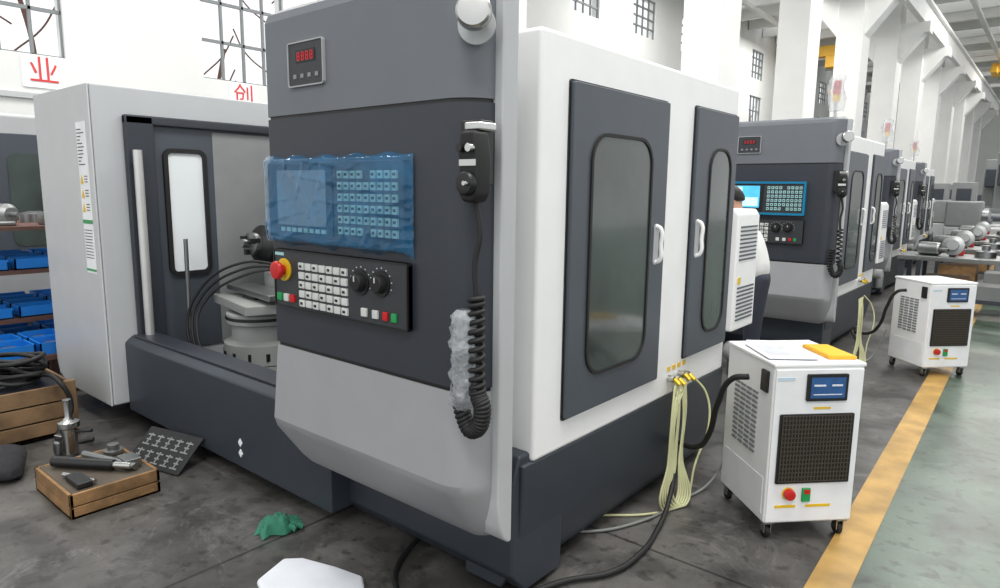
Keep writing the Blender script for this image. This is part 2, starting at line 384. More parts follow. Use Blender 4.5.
    if lamp:
        cyl('beacon_post',(-1.75,2.75,2.12),(0,0,1),.015,.45,STEEL)
        for i,(mm,z) in enumerate(((YEL,2.55),(RED,2.62),(RED,2.69))): lathe('beacon_lens_%d'%(i+1),[(.035,0),(.038,.01),(.038,.06),(.035,.068)],(-1.75,2.75,z),(0,0,1),mm)
        V=[(-1.75+.08*(1+.3*math.sin(k*2+i))*math.cos(i*math.pi/4),2.75+.08*(1+.3*math.cos(k+i*2))*math.sin(i*math.pi/4),2.45+k*.12) for k in range(4) for i in range(8)]
        F=[(k*8+i,k*8+(i+1)%8,(k+1)*8+(i+1)%8,(k+1)*8+i) for k in range(3) for i in range(8)]
        mesh('beacon_wrap',V,F,PLAST,True)
    else:
        box('cable_duct_top',-2.2,-1.75,3.35,3.7,2.11,2.19,CAST,.01)
    if not left:
        box('machine_base',-3.7,-1.72,2.0,3.9,0,.14,RUB)  # black colour paints in the shade beneath the body
        box('rear_body',-3.8,-1.62,2.4,4.05,.12,2.16,LGREY,.02)
        box('front_apron',-3.8,-2.46,1.78,2.4,.09,.6,SKIRT,.02)
        endg(); return g
    # lower front wall (operator side)
    prism('front_apron',[(1.75,.09),(1.75,.56),(1.80,.60),(1.94,.60),(1.94,.09)],'X',-4.71,-2.46,SKIRT,.012)
    box('apron_sill',-4.66,-2.47,1.79,1.93,.598,.612,DARK,.003)
    for z in (.235,.175): prism('diamond_mark_%d'%int(z*1000),[(-3.275,z),(-3.255,z+.024),(-3.235,z),(-3.255,z-.024)],'Y',1.746,1.752,PAPER)
    box('machine_base',-5.45,-1.72,2.0,3.9,0,.14,RUB)  # base coloured black to paint the dark shade under the machine
    for i,(x,y) in enumerate(((-5.3,1.9),(-3.6,1.95),(-2.3,1.95))): cyl('levelling_foot_%d'%(i+1),(x,y+.1,0),(0,0,1),.07,.12,DSTEEL)
    # left wing
    prism('wing_shell',[(-5.70,.30),(-5.66,.20),(-5.5,.14),(-4.70,.14),(-4.70,2.22),(-5.70,2.22)],'Y',1.655,3.0,WINGM,.012,3)
    prism('wing_front_cover',[(-5.70,.30),(-5.66,.20),(-5.5,.14),(-4.703,.14),(-4.703,2.218),(-5.70,2.218)],'Y',1.64,1.652,WINGF,.004)
    XW=-4.70
    box('door_post',XW,XW+.05,1.83,2.01,.50,2.045,DARK,.012)
    box('door_lintel',XW,XW+.05,1.83,2.92,1.985,2.045,DARK,.01)
    box('recess_wall',XW,XW+.012,2.0,2.98,.45,1.99,DOORD)
    box('recess_wall_back',XW,XW+.016,2.42,2.98,.45,1.97,INTER)
    rr('window_pane','X',XW+.01,XW+.02,2.09,2.34,1.0,1.82,.05,GLASSL)
    ring('window_gasket','X',XW+.012,XW+.035,2.065,2.365,.975,1.845,.06,.03,RUB)
    tube('door_bar',[(XW+.11,1.87,.60),(XW+.11,1.87,1.82)],.028,mat('brushed_bar',(205,205,203),.35,.6))
    for i,z in enumerate((.70,1.74)): cyl('door_bar_standoff_%d'%(i+1),(XW+.04,1.87,z),(1,0,0),.012,.07,STEEL)
    # interior
    box('interior_back',-4.70,-2.45,3.30,3.42,.3,2.2,INTL)
    box('interior_pan',-4.70,-2.45,1.94,3.35,.2,.3,DOORD)
    box('rear_body',-5.60,-1.62,3.40,4.10,.12,2.18,LGREY,.02)
    box('spindle_column',-3.85,-3.0,2.95,3.32,.3,2.19,CAST,.03)
    box('spindle_head',-3.75,-3.1,2.55,3.0,1.25,1.95,WHITE,.04)
    lathe('spindle_nose',[(.13,0),(.13,.1),(.08,.14),(.08,.22),(.04,.24),(.015,.36)],(-3.42,2.75,1.25),(0,0,-1),DSTEEL)
    cx,cy=-4.05,2.38
    lathe('rotary_base',[(.29,0),(.29,.07),(.25,.09),(.25,.14)],(cx,cy,.30),(0,0,1),CAST,40)
    lathe('rotary_table',[(.24,0),(.25,.01),(.25,.14),(.20,.16),(.20,.26),(.23,.27),(.23,.33),(.22,.34)],(cx,cy,.44),(0,0,1),CAST,44)
    ks=[]
    for k in range(14):
        a=k*math.pi/7
        ks.append((cx+.243*math.cos(a)-.012,cx+.243*math.cos(a)+.012,cy+.243*math.sin(a)-.012,cy+.243*math.sin(a)+.012,.48,.53))
    boxes('table_clamp_slots',ks,BLACK)
    lathe('dividing_ring',[(.235,0),(.235,.02)],(cx,cy,.735),(0,0,1),BLACK,40)
    prism('fixture_plate',[(-4.45,2.25),(-3.8,2.12),(-3.66,2.5),(-4.3,2.62)],'Z',.80,.86,CAST,.006)
    prism('fixture_arm',[(-4.4,2.32),(-3.7,2.22),(-3.68,2.38),(-4.3,2.48)],'Z',.89,.93,DSTEEL,.006)
    box('fixture_post',-4.15,-4.0,2.3,2.42,.86,.9,BLACK)
    lathe('tail_chuck',[(.05,0),(.14,.03),(.14,.14),(.10,.18),(.03,.22)],(-4.42,2.74,1.17),(.1,-1,.1),BLACK,30)
    lathe('chuck_face',[(.08,0),(.08,.05),(.03,.06),(.03,.12)],(-4.405,2.56,1.19),(.1,-1,.1),DSTEEL)
    for k in range(3):
        a=k*2.1+.4; box('chuck_jaw_%d'%(k+1),-4.395+.06*math.cos(a)-.018,-4.395+.06*math.cos(a)+.018,2.47,2.55,1.195+.06*math.sin(a)-.018,1.195+.06*math.sin(a)+.018,BLACK,.004)
    box('chuck_support',-4.5,-4.15,2.76,2.98,.3,1.30,INTER,.03)
    prism('trunnion_bracket',[(-4.22,2.5),(-3.9,2.45),(-3.85,2.7),(-4.18,2.75)],'Z',.86,1.02,CAST,.015)
    cyl('coolant_rod',(-4.55,2.12,.62),(.02,0,1),.014,.62,DSTEEL)
    for k in range(3):
        tube('coolant_hose_%d'%(k+1),[(-4.0+.03*k,2.6,1.05),(-4.25+.02*k,2.35,1.08-.04*k),(-4.5+.04*k,2.15,.85-.03*k),(-4.5+.07*k,2.08,.6),(-4.3+.05*k,2.1,.36)],.009,RUB)
    # stickers on the wing
    yy=1.639; lx=-4.925
    box('spec_label',lx,lx+.155,yy-.002,yy+.002,1.02,1.99,PAPER)
    boxes('label_text',[(lx+.01,lx+.05+.09*random.random(),yy-.003,yy,z,z+.007) for z in [1.72+i*.022 for i in range(11)]]+[(lx+.01,lx+.14,yy-.003,yy,z,z+.005) for z in [1.12+i*.02 for i in range(10)]],PANEL)
    for r_ in range(3):
        z=1.42+r_*.09
        prism('warning_triangle_%d'%(r_+1),[(lx+.015,z),(lx+.07,z),(lx+.0425,z+.06)],'Y',yy-.004,yy,YEL)
        boxes('warning_text_%d'%(r_+1),[(lx+.08,lx+.135,yy-.003,yy,z+.01+q*.018,z+.016+q*.018) for q in range(3)],BLACK)
    box('green_band',lx,lx+.155,yy-.004,yy,1.345,1.37,GREEN)
    box('green_band_low',lx,lx+.155,yy-.004,yy,1.035,1.05,GREEN)
    endg(); return g
machine((0,0,0),True,False,False)
machine((-.18,5.05,0),False,True,True)
machine((-.60,10.1,0),False,True,True,False)
machine((-.95,15.2,0),False,True,True,False)

# ---------------------------------------------------------------- chillers
def chiller(loc,rot,docs):
    group('water_chiller',loc+(0,),rot)
    w,d,z0,z1=.215,.23,.085,.84
    box('cabinet',-w,w,-d,d,z0,z1,WHITE,.012,3)
    box('lid',-w-.004,w+.004,-d-.004,d+.004,z1-.012,z1+.006,WHITE,.005)
    CF=mat('chiller_front',(232,233,235),.35)
    box('front_frame',-w+.006,w-.006,-d-.006,-d+.01,z0+.01,z1-.02,CF,.004)
    y=-d-.006
    rr('touch_screen_bezel','Y',y-.012,y,-.065,.13,.675,.80,.006,BLACK,.002)
    box('touch_screen',-.048,.115,y-.014,y-.010,.69,.785,mat('chiller_screen',(35,70,115),.3,emis=(50,95,150),es=.25,var=.25,scale=20))
    boxes('screen_readings',[(-.035,.02,y-.0155,y-.012,.745,.753),(.05,.10,y-.0155,y-.012,.745,.753),(-.035,.1,y-.0155,y-.012,.705,.709)],SHEET)
    box('brand_strip',-.20,-.12,y-.002,y,.77,.785,mat('pale_blue',(190,208,220),.5))
    rr('filter_grille_frame','Y',y-.010,y,-.18,.175,.285,.615,.006,BLACK,.002)
    L=[(-.17+i*.0155,-.165+i*.0155,y-.014,y-.008,.295,.605) for i in range(22)]+[(-.17,.165,y-.014,y-.008,.295+i*.0207,.299+i*.0207) for i in range(16)]
    boxes('filter_grille_mesh',L,mat('grille_bronze',(70,62,52),.5))
    box('yellow_label_a',-.02,.06,y-.002,y,.635,.645,YEL)
    box('yellow_label_b',-.17,-.07,y-.002,y,.165,.178,YEL); box('yellow_label_c',-.02,.10,y-.002,y,.165,.178,YEL)
    cyl('isolator_plate',(-.11,y,.235),(0,-1,0),.030,.006,YEL); lathe('isolator_knob',[(.026,0),(.024,.022),(.01,.025)],(-.11,y-.006,.235),(0,-1,0),RED)
    box('switch_body',-.045,-.005,y-.012,y,.195,.26,GREEN,.003); box('switch_rocker',-.038,-.012,y-.016,y-.01,.235,.255,RED)
    x=-w
    LV=mat('louvre_shadow',(120,122,124),.5)
    boxes('side_louvres',[(x-.006,x+.002,-.10+q*.06,-.055+q*.06,.38+k*.024,.39+k*.024) for k in range(13) for q in range(4)],LV)
    boxes('side_louvres_right',[(w-.002,w+.006,-.10+q*.06,-.055+q*.06,.38+k*.024,.39+k*.024) for k in range(13) for q in range(4)],LV)
    rr('side_panel_seam','X',x-.002,x+.002,-.2,.2,.12,.30,.005,CF)
    box('inlet_port',x-.012,x+.01,-.19,-.13,.70,.80,BLACK,.004)
    for i,(a,b) in enumerate(((-1,-1),(1,-1),(-1,1),(1,1))):
        cx,cy=a*(w-.035),b*(d-.035)
        box('caster_plate_%d'%(i+1),cx-.025,cx+.025,cy-.025,cy+.025,z0-.008,z0,STEEL)
        boxes('caster_fork_%d'%(i+1),[(cx-.018,cx-.014,cy-.014,cy+.02,.03,z0-.006),(cx+.014,cx+.018,cy-.014,cy+.02,.03,z0-.006)],STEEL)
        lathe('caster_wheel_%d'%(i+1),[(.026,-.012),(.031,-.008),(.031,.008),(.026,.012)],(cx,cy+.008,.031),(1,0,0),RUB)
    endg()
    if docs:
        group('document_sheets',loc+(0,),rot)
        prism('sheet_top',[(-.21,-.16),(.02,-.19),(.05,.11),(-.18,.14)],'Z',.852,.855,SHEET)
        prism('sheet_under',[(-.17,-.05),(.05,-.12),(.065,.19),(-.13,.225)],'Z',.8465,.852,PAPER)
        boxes('printed_lines',[(-.17,-.17+.08+.1*random.random(),-.10+k*.022,-.095+k*.022,.855,.8555) for k in range(9)],INTER)
        endg()
        group('orange_notepad',loc+(0,),rot)
        prism('pad',[(.075,-.17),(.205,-.18),(.21,.06),(.085,.07)],'Z',.8465,.862,ORANGE,.002)
        prism('pad_cover',[(.08,-.165),(.20,-.175),(.205,.055),(.09,.065)],'Z',.862,.864,YEL)
        endg()
chiller((-.915,3.32),math.radians(46),True)
chiller((-.80,7.10),math.radians(46),False)
def hoses(o,first):
    dx,dy=o
    group('coolant_hose_bundle',(dx,dy,0))
    tube('supply_hose',[(-1.02,3.03,.76),(-1.09,3.02,.74),(-1.16,3.04,.60),(-1.21,3.08,.42),(-1.30,3.15,.31),(-1.44,3.20,.29)],.014,RUB)
    tube('floor_cable',[(-1.46,3.20,.30),(-1.38,3.08,.2),(-1.34,2.95,.08),(-1.30,2.75,.02),(-1.26,2.5,.02),(-1.28,2.3,.02),(-1.40,2.10,.02),(-1.5,1.7,.02)],.012,RUB)
    tube('floor_cable_thin',[(-1.22,3.5,.3),(-1.3,3.4,.05),(-1.36,3.1,.012),(-1.40,2.8,.012),(-1.58,2.5,.012),(-1.7,2.45,.012)],.007,mat('hose_grey',(120,122,118),.5))
    endg()
    group('air_hose_coil',(dx,dy,0))
    for k in range(6):
        a=.02*k
        tube('amber_hose_%d'%(k+1),[(-1.40,3.08+.05*(k%4),.63),(-1.38,3.02+a*.8,.50),(-1.37,2.98+a*.9,.25),(-1.37+a*.3,2.94+a,.03),(-1.35+a*.4,3.02+a*.8,.02),(-1.365,3.10+a*.3,.25),(-1.38,3.15+a*.3,.50),(-1.40,3.14+.03*(k%3),.63)],.006,HOSE)
    tube('loose_hose',[(-1.40,3.28,.64),(-1.34,3.33,.55),(-1.30,3.3,.40),(-1.32,3.2,.2),(-1.33,3.1,.01),(-1.4,2.9,.01),(-1.6,2.7,.01)],.006,HOSE)
    endg()
hoses((0,0),True)
hoses((.05,3.78),False)

# ---------------------------------------------------------------- room
box('floor',-13,12,-8,62,-.1,0,FLOORM)
mesh('floor_aisle_paint',[(-.42,-6,.003),(10,-6,.003),(10,61,.003),(-2.0,61,.003)],[(0,1,2,3)],AISLEM)
mesh('floor_line',[(-.58,0.5,.006),(-.43,0.5,.006),(-2.0,61,.006),(-2.2,61,.006)],[(0,1,2,3)],YLINE)
WX=-12.0; per=3.83
W=[(-12.3,WX,-8,62,a,b) for a,b in ((0,3.5),(6.2,7.0),(8.3,9.5))]
wy=[2.28+per*i for i in range(-2,16)]
prev=-8
for y in wy+[62]:
    for a,b in ((3.5,6.2),(7.0,8.3)): W.append((-12.3,WX,prev,y,a,b))
    prev=y+1.66
boxes('wall_left',W,WALL)
FR=mat('window_frame',(120,124,126),.5)
for i,y in enumerate(wy):
    group('window_%d'%(i+1))
    L=[]
    for (a,b) in ((3.5,6.2),(7.0,8.3)):
        L+=[(WX-.12,WX-.06,y,y+1.66,z-.025,z+.025) for z in [a+(b-a)*k/4 for k in range(5)]]
        L+=[(WX-.12,WX-.06,y+1.66*k/4-.02,y+1.66*k/4+.02,a,b) for k in range(5)]
    boxes('mullions',L,FR)
    endg()
group('outdoor_tree_line')
for k in range(26):
    y=-2+k*2.6; h=6+random.random()*4
    tube('trunk_%d'%(k+1),[(-22,y,0),(-22+random.random(),y+.4,h*.6),(-22,y+random.random(),h)],.06,RUST)
    for q in range(6):
        z=h*(.4+.09*q); s=(1 if q%2 else -1); tube('branch_%d_%d'%(k+1,q+1),[(-22,y+.2,z),(-22,y+.9*s,z+.7),(-22,y+1.3*s,z+1.4)],.025,RUST)
endg()
for i,(y,ch) in enumerate(((3.62,'业'),(6.85,'创'),(10.7,'新'),(14.5,'质'))):
    group('wall_sign')
    box('board',WX,WX+.02,y-.28,y+.28,3.02,3.48,PAPER)
    text('character',ch,(WX+.03,y,3.25),(math.pi/2,0,math.pi/2),.42,SIGNR)
    endg()
box('wall_far',-12.3,12,62,62.3,0,9.5,WALL)
box('trim_left_wall',WX,WX+.05,-8,62,2.85,2.93,LGREY)
L=[]
for k in range(12):
    y0=-6+k*5.85; L.append((-12.3,12,y0,y0+4.2,9.5,9.6))
boxes('ceiling',L,CEIL)
L=[]
for k in range(36): 
    y=-4+k*1.9; L.append((-11.95,12,y,y+.22,9.0,9.48))
for x in (-10.5,-8.5,-6.9,-3.5,-1.8,0,2): L.append((x,x+.18,-6,61.9,8.85,8.99))
boxes('ceiling_beams',L,CEIL)
ys=[5.3]+[11.6+5*k for k in range(10)]
for y in ys:
    group('concrete_column')
    box('shaft',-5.5,-4.8,y,y+.9,0,8.8,CONC,.02)
    prism('corbel',[(-4.82,6.0),(-4.1,6.9),(-3.95,6.9),(-3.95,7.25),(-4.82,7.25)],'Y',y+.15,y+.75,CONC,.01)
    prism('corbel_inner',[(-5.48,6.0),(-6.2,6.9),(-6.35,6.9),(-6.35,7.25),(-5.48,7.25)],'Y',y+.15,y+.75,CONC,.01)
    endg()
group('crane_runway_beam')
box('web_aisle',-4.30,-4.12,4,60,7.26,7.85,CONC); box('flange_aisle',-4.42,-4.0,4,60,7.85,7.95,CONC); box('rail_aisle',-4.24,-4.18,4,60,7.95,8.03,DSTEEL)
box('web_inner',-6.18,-6.0,4,60,7.26,7.85,CONC); box('flange_inner',-6.3,-5.88,4,60,7.85,7.95,CONC)
endg()
for (x0,x1,y) in ((-11.8,-6.5,36),(-3.7,8,46)):
    group('overhead_crane')
    box('girder',x0,x1,y,y+.5,8.15,8.65,CRANE,.02); box('end_truck',x1-.3 if x0<-6 else x0,(x1 if x0<-6 else x0+.3),y-.8,y+1.3,8.06,8.35,CRANE,.02)
    box('hoist_body',(x0+x1)/2-.4,(x0+x1)/2+.4,y-.1,y+.6,7.6,8.15,CRANE,.04)
    tube('hook_rope',[((x0+x1)/2,y+.25,7.6),((x0+x1)/2,y+.25,6.6)],.02,DSTEEL)
    lathe('hook_block',[(.05,0),(.15,.05),(.15,.25),(.06,.3)],((x0+x1)/2,y+.25,6.3),(0,0,1),CRANE)
    endg()

# ---------------------------------------------------------------- foreground clutter left
group('wooden_tool_crate')
x0,x1,y0,y1,h=-4.0,-3.49,1.0,1.42,.125
boxes('planks',[(x0,x1,y0,y0+.018,0.0,.058),(x0,x1,y0,y0+.018,.063,h),(x0,x1,y1-.018,y1,0,.058),(x0,x1,y1-.018,y1,.063,h),(x0,x0+.018,y0,y1,0,h),(x1-.018,x1,y0,y1,0,.058),(x1-.018,x1,y0,y1,.063,h),(x0,x1,y0,y1,.0,.015)],WOOD,.003)
box('top_board',x0+.02,x1-.02,y0+.02,y1-.02,.11,.122,mat('packing_grey',(78,70,60),.8,var=.3))
endg()
group('machine_parts',(0,0,.004))
cyl('shaft_black',(-3.93,1.07,.152),(.75,.5,.0),.028,.34,BLACK); cyl('shaft_tip',(-3.65,1.257,.152),(.75,.5,.0),.018,.1,STEEL)
cyl('bar_steel',(-3.95,1.22,.142),(1,.3,0),.018,.4,DSTEEL); cyl('bar_thin',(-3.75,1.06,.136),(1,.35,0),.012,.22,STEEL)
box('block_part',-3.72,-3.6,1.30,1.38,.123,.17,DSTEEL,.004); lathe('flange_part',[(.05,0),(.05,.02),(.03,.02),(.03,.05)],(-3.9,1.35,.123),(0,0,1),DSTEEL)
box('caliper_case',-3.7,-3.53,1.05,1.12,.123,.15,BLACK,.004)
endg()
e=group('stencil_plate')
prism('plate',[(-.22,-.12),(.22,-.12),(.22,.12),(-.22,.12)],'Z',0,.006,BLACK)
for i in range(5): 
    for j in range(2): 
        u=-.195+i*.08; v=-.095+j*.1
        boxes('glyph_%d_%d'%(i+1,j+1),[(u,u+.055,v+.06,v+.068,.006,.008),(u+.01,u+.045,v+.03,v+.038,.006,.008),(u,u+.055,v,v+.008,.006,.008),(u+.024,u+.032,v,v+.075,.006,.008)],INTER)
e.location=(-3.84,1.60,.08); e.rotation_euler=(math.radians(40),0,math.radians(14))
endg()
group('wooden_storage_box')
x0,x1,y0,y1=-5.45,-4.75,.85,1.45
L=[]
for k in range(3):
    z=.02+k*.11
    L+=[(x0,x1,y0,y0+.02,z,z+.1),(x1-.02,x1,y0,y1,z,z+.1),(x0,x1,y1-.02,y1,z,z+.1),(x0,x0+.02,y0,y1,z,z+.1)]
L+=[(x1-.02,x1+.02,y0,y0+.06,0,.36),(x1-.02,x1+.02,y1-.06,y1,0,.36),(x0,x1,y0,y1,.02,.04)]
boxes('slats',L,mat('old_crate_wood',(112,88,62),.8,var=.4,scale=7),.003)
box('fill_board',x0+.03,x1-.03,y0+.03,y1-.03,.30,.33,BLACK)
endg()
group('cable_pile')
for k in range(9):
    tube('loop_%d'%(k+1),[(-5.08+(.2+.02*(k%3))*math.cos(t+k),1.15+.18*math.sin(t+k*1.3),.36+.018*k+.02*math.sin(2*t)) for t in [i*math.pi/3 for i in range(6)]],.014,RUB,True)
tube('tail',[(-4.9,1.3,.40),(-4.72,1.35,.38),(-4.68,1.4,.2),(-4.62,1.3,.02),(-4.5,1.45,.02)],.014,RUB)
endg()
group('magnetic_drill_stand',(-4.22,1.24,0),.3)
box('magnet_base',-.06,.06,-.05,.05,0,.06,BLACK,.006)
lathe('motor_body',[(.035,0),(.04,.02),(.04,.16),(.055,.17),(.055,.20),(.03,.21),(.018,.23),(.018,.31),(.022,.33)],(0,0,.06),(0,0,1),STEEL)
box('arm',-.11,.0,-.02,.02,.13,.17,STEEL,.006); cyl('handle',(.0,0,.20),(1,.3,.1),.010,.14,BLACK)
lathe('chuck',[(.02,0),(.03,.02),(.03,.08),(.012,.1)],(-.1,0,.04),(0,0,1),DSTEEL)
endg()
group('canvas_tool_bag',(-4.42,.93,0))
podV=[]
for k,(z,s) in enumerate(((0,.8),(.05,1),(.12,.95),(.17,.6),(.19,.25))):
    for i in range(14):
        t=2*math.pi*i/14; podV.append((.24*s*math.cos(t)*(1+.16*math.sin(3*t+k)),.15*s*math.sin(t)*(1+.18*math.cos(2*t+k)),z*.7))
podF=[(k*14+i,k*14+(i+1)%14,(k+1)*14+(i+1)%14,(k+1)*14+i) for k in range(4) for i in range(14)]+[tuple(range(56,70)),tuple(range(14))]
mesh('bag',podV,podF,mat('bag_cloth',(38,38,42),.9,bump=.8,bscale=12),True); tube('strap',[(-.15,0,.08),(-.1,-.05,.18),(.1,-.05,.18),(.15,0,.08)],.01,BLACK)
endg()
g_e=group('work_gloves',(-2.69,1.585,0),.6); g_e.scale=(.82,.82,1.25)
for g_,(ox,oy,a) in enumerate(((0,0,.2),(.03,-.02,.6))):
    V=[];F=[]
    for a_ in range(13):
        for b_ in range(9):
            u=a_/12-.5; v=b_/8-.5
            e_=max(0,1-(2*abs(u))**4)*max(0,1-(2*abs(v))**4)
            x=u*.18; y=v*.11*(1+.3*math.sin(u*9))
            z=.004+e_*(.034+.014*math.sin(u*22+v*15+g_)+.01*math.cos(v*30))+.02*g_*e_
            V.append((ox+x*math.cos(a)-y*math.sin(a),oy+x*math.sin(a)+y*math.cos(a),z))
    for a_ in range(12):
        for b_ in range(8):
            i=a_*9+b_; F.append((i,i+1,i+10,i+9))
    gm=mat('glove_green',(55,125,100),.85,bump=.4,bscale=80); mesh('glove_%d'%(g_+1),V,F,gm,True)
    for q in range(4):
        s0=(ox+.08*math.cos(a)-(-.038+.026*q)*math.sin(a),oy+.08*math.sin(a)+(-.038+.026*q)*math.cos(a),.02+.012*g_)
        tube('finger_%d_%d'%(g_+1,q+1),[s0,(s0[0]+.035*math.cos(a+.1*q-.1),s0[1]+.035*math.sin(a+.1*q-.1),.022),(s0[0]+.06*math.cos(a+.2*q-.2),s0[1]+.06*math.sin(a+.2*q-.2),.014)],.012,gm)
endg()
group('foam_pad',(.03,.09,0))
prism('pad',[(-2.42,1.36),(-2.36,1.42),(-2.20,1.47),(-2.06,1.50),(-2.0,1.46),(-1.98,1.36),(-2.05,1.22),(-2.2,1.15),(-2.36,1.2)],'Z',0,.035,SHEET,.015,3)
endg()
group('power_cable')
tube('cable',[(-2.1,2.0,.03),(-2.0,1.75,.013),(-1.85,1.62,.013),(-1.7,1.56,.013),(-1.5,1.52,.013)],.012,RUB)
endg()

# ---------------------------------------------------------------- rack with bins (far left)
group('parts_rack')
x0,x1,y0,y1=-7.6,-6.5,1.25,2.35
boxes('posts',[(x,x+.05,y,y+.05,0,1.45) for x in (x0,x1-.05) for y in (y0,y1-.05)],RUST)
boxes('shelves',[(x0,x1,y0,y1,z,z+.03) for z in (.16,.46,.86,1.22)],RUST)
L=[]
for z in (.19,.49,.89):
    for i in range(4):
        for j in range(3):
            a=x0+.06+i*.25; b=y0+.06+j*.34
            L+=[(a,a+.22,b,b+.012,z,z+.09),(a,a+.22,b+.29,b+.302,z,z+.07),(a,a+.012,b,b+.3,z,z+.09),(a+.208,a+.22,b,b+.3,z,z+.09),(a,a+.22,b,b+.3,z,z+.01)]
boxes('bins',L,BLUE)
boxes('contents',[(x0+.1+i*.25,x0+.18+i*.25,y0+.12+j*.34,y0+.24+j*.34,z+.01,z+.05) for z in (.49,.89) for i in range(4) for j in range(3)],DSTEEL)
lathe('motor_on_top',[(.06,0),(.09,.03),(.09,.22),(.06,.25),(.02,.25),(.02,.32)],(-6.95,1.6,1.34),(.9,.4,0),DSTEEL)
lathe('chuck_on_top',[(.12,0),(.12,.08),(.05,.1)],(-7.2,2.0,1.25),(0,0,1),DSTEEL)
boxes('parts_on_top',[(-7.5,-7.2,1.4,1.6,1.25,1.32),(-6.8,-6.6,1.9,2.2,1.25,1.36),(-6.75,-6.6,1.4,1.7,1.25,1.29)],DSTEEL,.01)
endg()
group('blue_parts_tray')
L=[]
for i in range(2):
    for j in range(3):
        a=-6.35+i*.3; b=1.0+j*.28
        L+=[(a,a+.27,b,b+.01,.33,.41),(a,a+.27,b+.24,b+.25,.33,.41),(a,a+.01,b,b+.25,.33,.41),(a+.26,a+.27,b,b+.25,.33,.41),(a,a+.27,b,b+.25,.32,.33)]
boxes('trays',L,BLUE); boxes('stand',[(-6.38,-5.75,.98,1.84,.28,.32)]+[(a,a+.05,b,b+.05,0,.28) for a in (-6.36,-5.82) for b in (1.0,1.77)],RUST)
boxes('tray_parts',[(-6.3+i*.3,-6.2+i*.3,1.08+j*.28,1.18+j*.28,.33,.38) for i in range(2) for j in range(3)],DSTEEL,.01)
endg()
group('machine_tool_enclosure')
box('shell',-10.2,-8.3,1.6,4.4,.3,2.3,LGREY,.04); box('skirt',-10.1,-8.35,1.65,4.3,0,.32,SKIRT,.02)
box('door_panel',-8.31,-8.27,1.9,3.6,.7,2.1,DOORD,.01); rr('door_glass','X',-8.275,-8.26,2.1,3.2,.95,1.9,.08,GLASSD)
endg()

# ---------------------------------------------------------------- far right work area
def bench(x,y,k=0):
    group('workbench',(x,y,0))
    box('top',-.7,.7,-.4,.4,.72,.78,DSTEEL,.005)
    boxes('legs',[(a,a+.06,b,b+.06,0,.72) for a in (-.68,.62) for b in (-.38,.32)],SKIRT); box('lower_shelf',-.65,.65,-.35,.35,.2,.23,SKIRT)
    lathe('spindle_motor',[(.06,0),(.09,.03),(.09,.25),(.07,.28),(.03,.28),(.03,.38)],(-.5,-.1,.87),(.9,-.3,0),DSTEEL)
    lathe('chuck_body',[(.12,0),(.12,.08),(.05,.1),(.05,.16)],(.25,0,.78),(0,0,1),DSTEEL)
    box('gear_housing',.42,.68,-.2,.2,.78,.95,DOORD,.03); box('red_box',-.1,.0,.1,.25,.78,.86,RED,.01)
    lathe('fixture_disc',[(.13,0),(.13,.04),(.07,.05),(.07,.1)],(-.1,-.15,.92),(0,-1,.2),DSTEEL); box('fixture_stand',-.14,-.06,-.14,-.06,.78,.92,DOORD,.01)
    box('shelf_crate',-.4,.1,-.25,.25,.23,.5,WOOD,.01); box('shelf_bin',.2,.55,-.25,.2,.23,.42,INTER,.01)
    endg()
bench(-.95,10.9); bench(-1.0,12.8); bench(-1.0,15.0); bench(-1.1,17.3)
def lathe_machine(x,y):
    group('turning_lathe',(x,y,0))
    box('bed',-1.2,1.2,-.4,.4,.45,.85,LGREY,.03); boxes('pedestals',[(-1.2,-.5,-.38,.38,0,.46),(.6,1.2,-.38,.38,0,.46)],SKIRT)
    box('headstock',-1.2,-.5,-.4,.4,.85,1.45,INTER,.04); lathe('chuck',[(.18,0),(.18,.12),(.08,.16)],(-.5,0,1.1),(1,0,0),DSTEEL)
    box('tailstock',.75,1.1,-.2,.2,.85,1.25,LGREY,.04); box('carriage',-.05,.35,-.42,.42,.85,.98,DOORD,.02)
    box('control_cabinet',-1.2,-.7,.42,.8,.3,1.9,INTER,.02); box('control_screen',-1.1,-.8,.40,.42,1.4,1.75,SKIRT,.01)
    endg()
lathe_machine(-1.7,21.5); lathe_machine(-1.6,24.5); lathe_machine(-.9,19.4)
def grinder(x,y):
    group('grinding_machine',(x,y,0))
    box('base',-1.2,1.2,-1,1,0,1.0,LGREY,.05); box('column',-.5,.5,.2,1,1,3.0,INTER,.05); box('head',-.4,.4,-.7,.3,1.9,2.6,SKIRT,.05); box('table',-1.1,1.1,-.5,.2,1.0,1.15,DSTEEL,.01)
    lathe('wheel',[(.25,0),(.25,.08)],(0,-.72,1.8),(1,0,0),CAST)
    box('coolant_cabinet',-1.9,-1.3,-.6,.6,0,1.6,DOORD,.03); box('guard',.5,1.15,-.5,.4,1.15,1.9,WHITE,.03)
    endg()
grinder(-1.3,28); grinder(-2.0,33); grinder(-1.2,38)

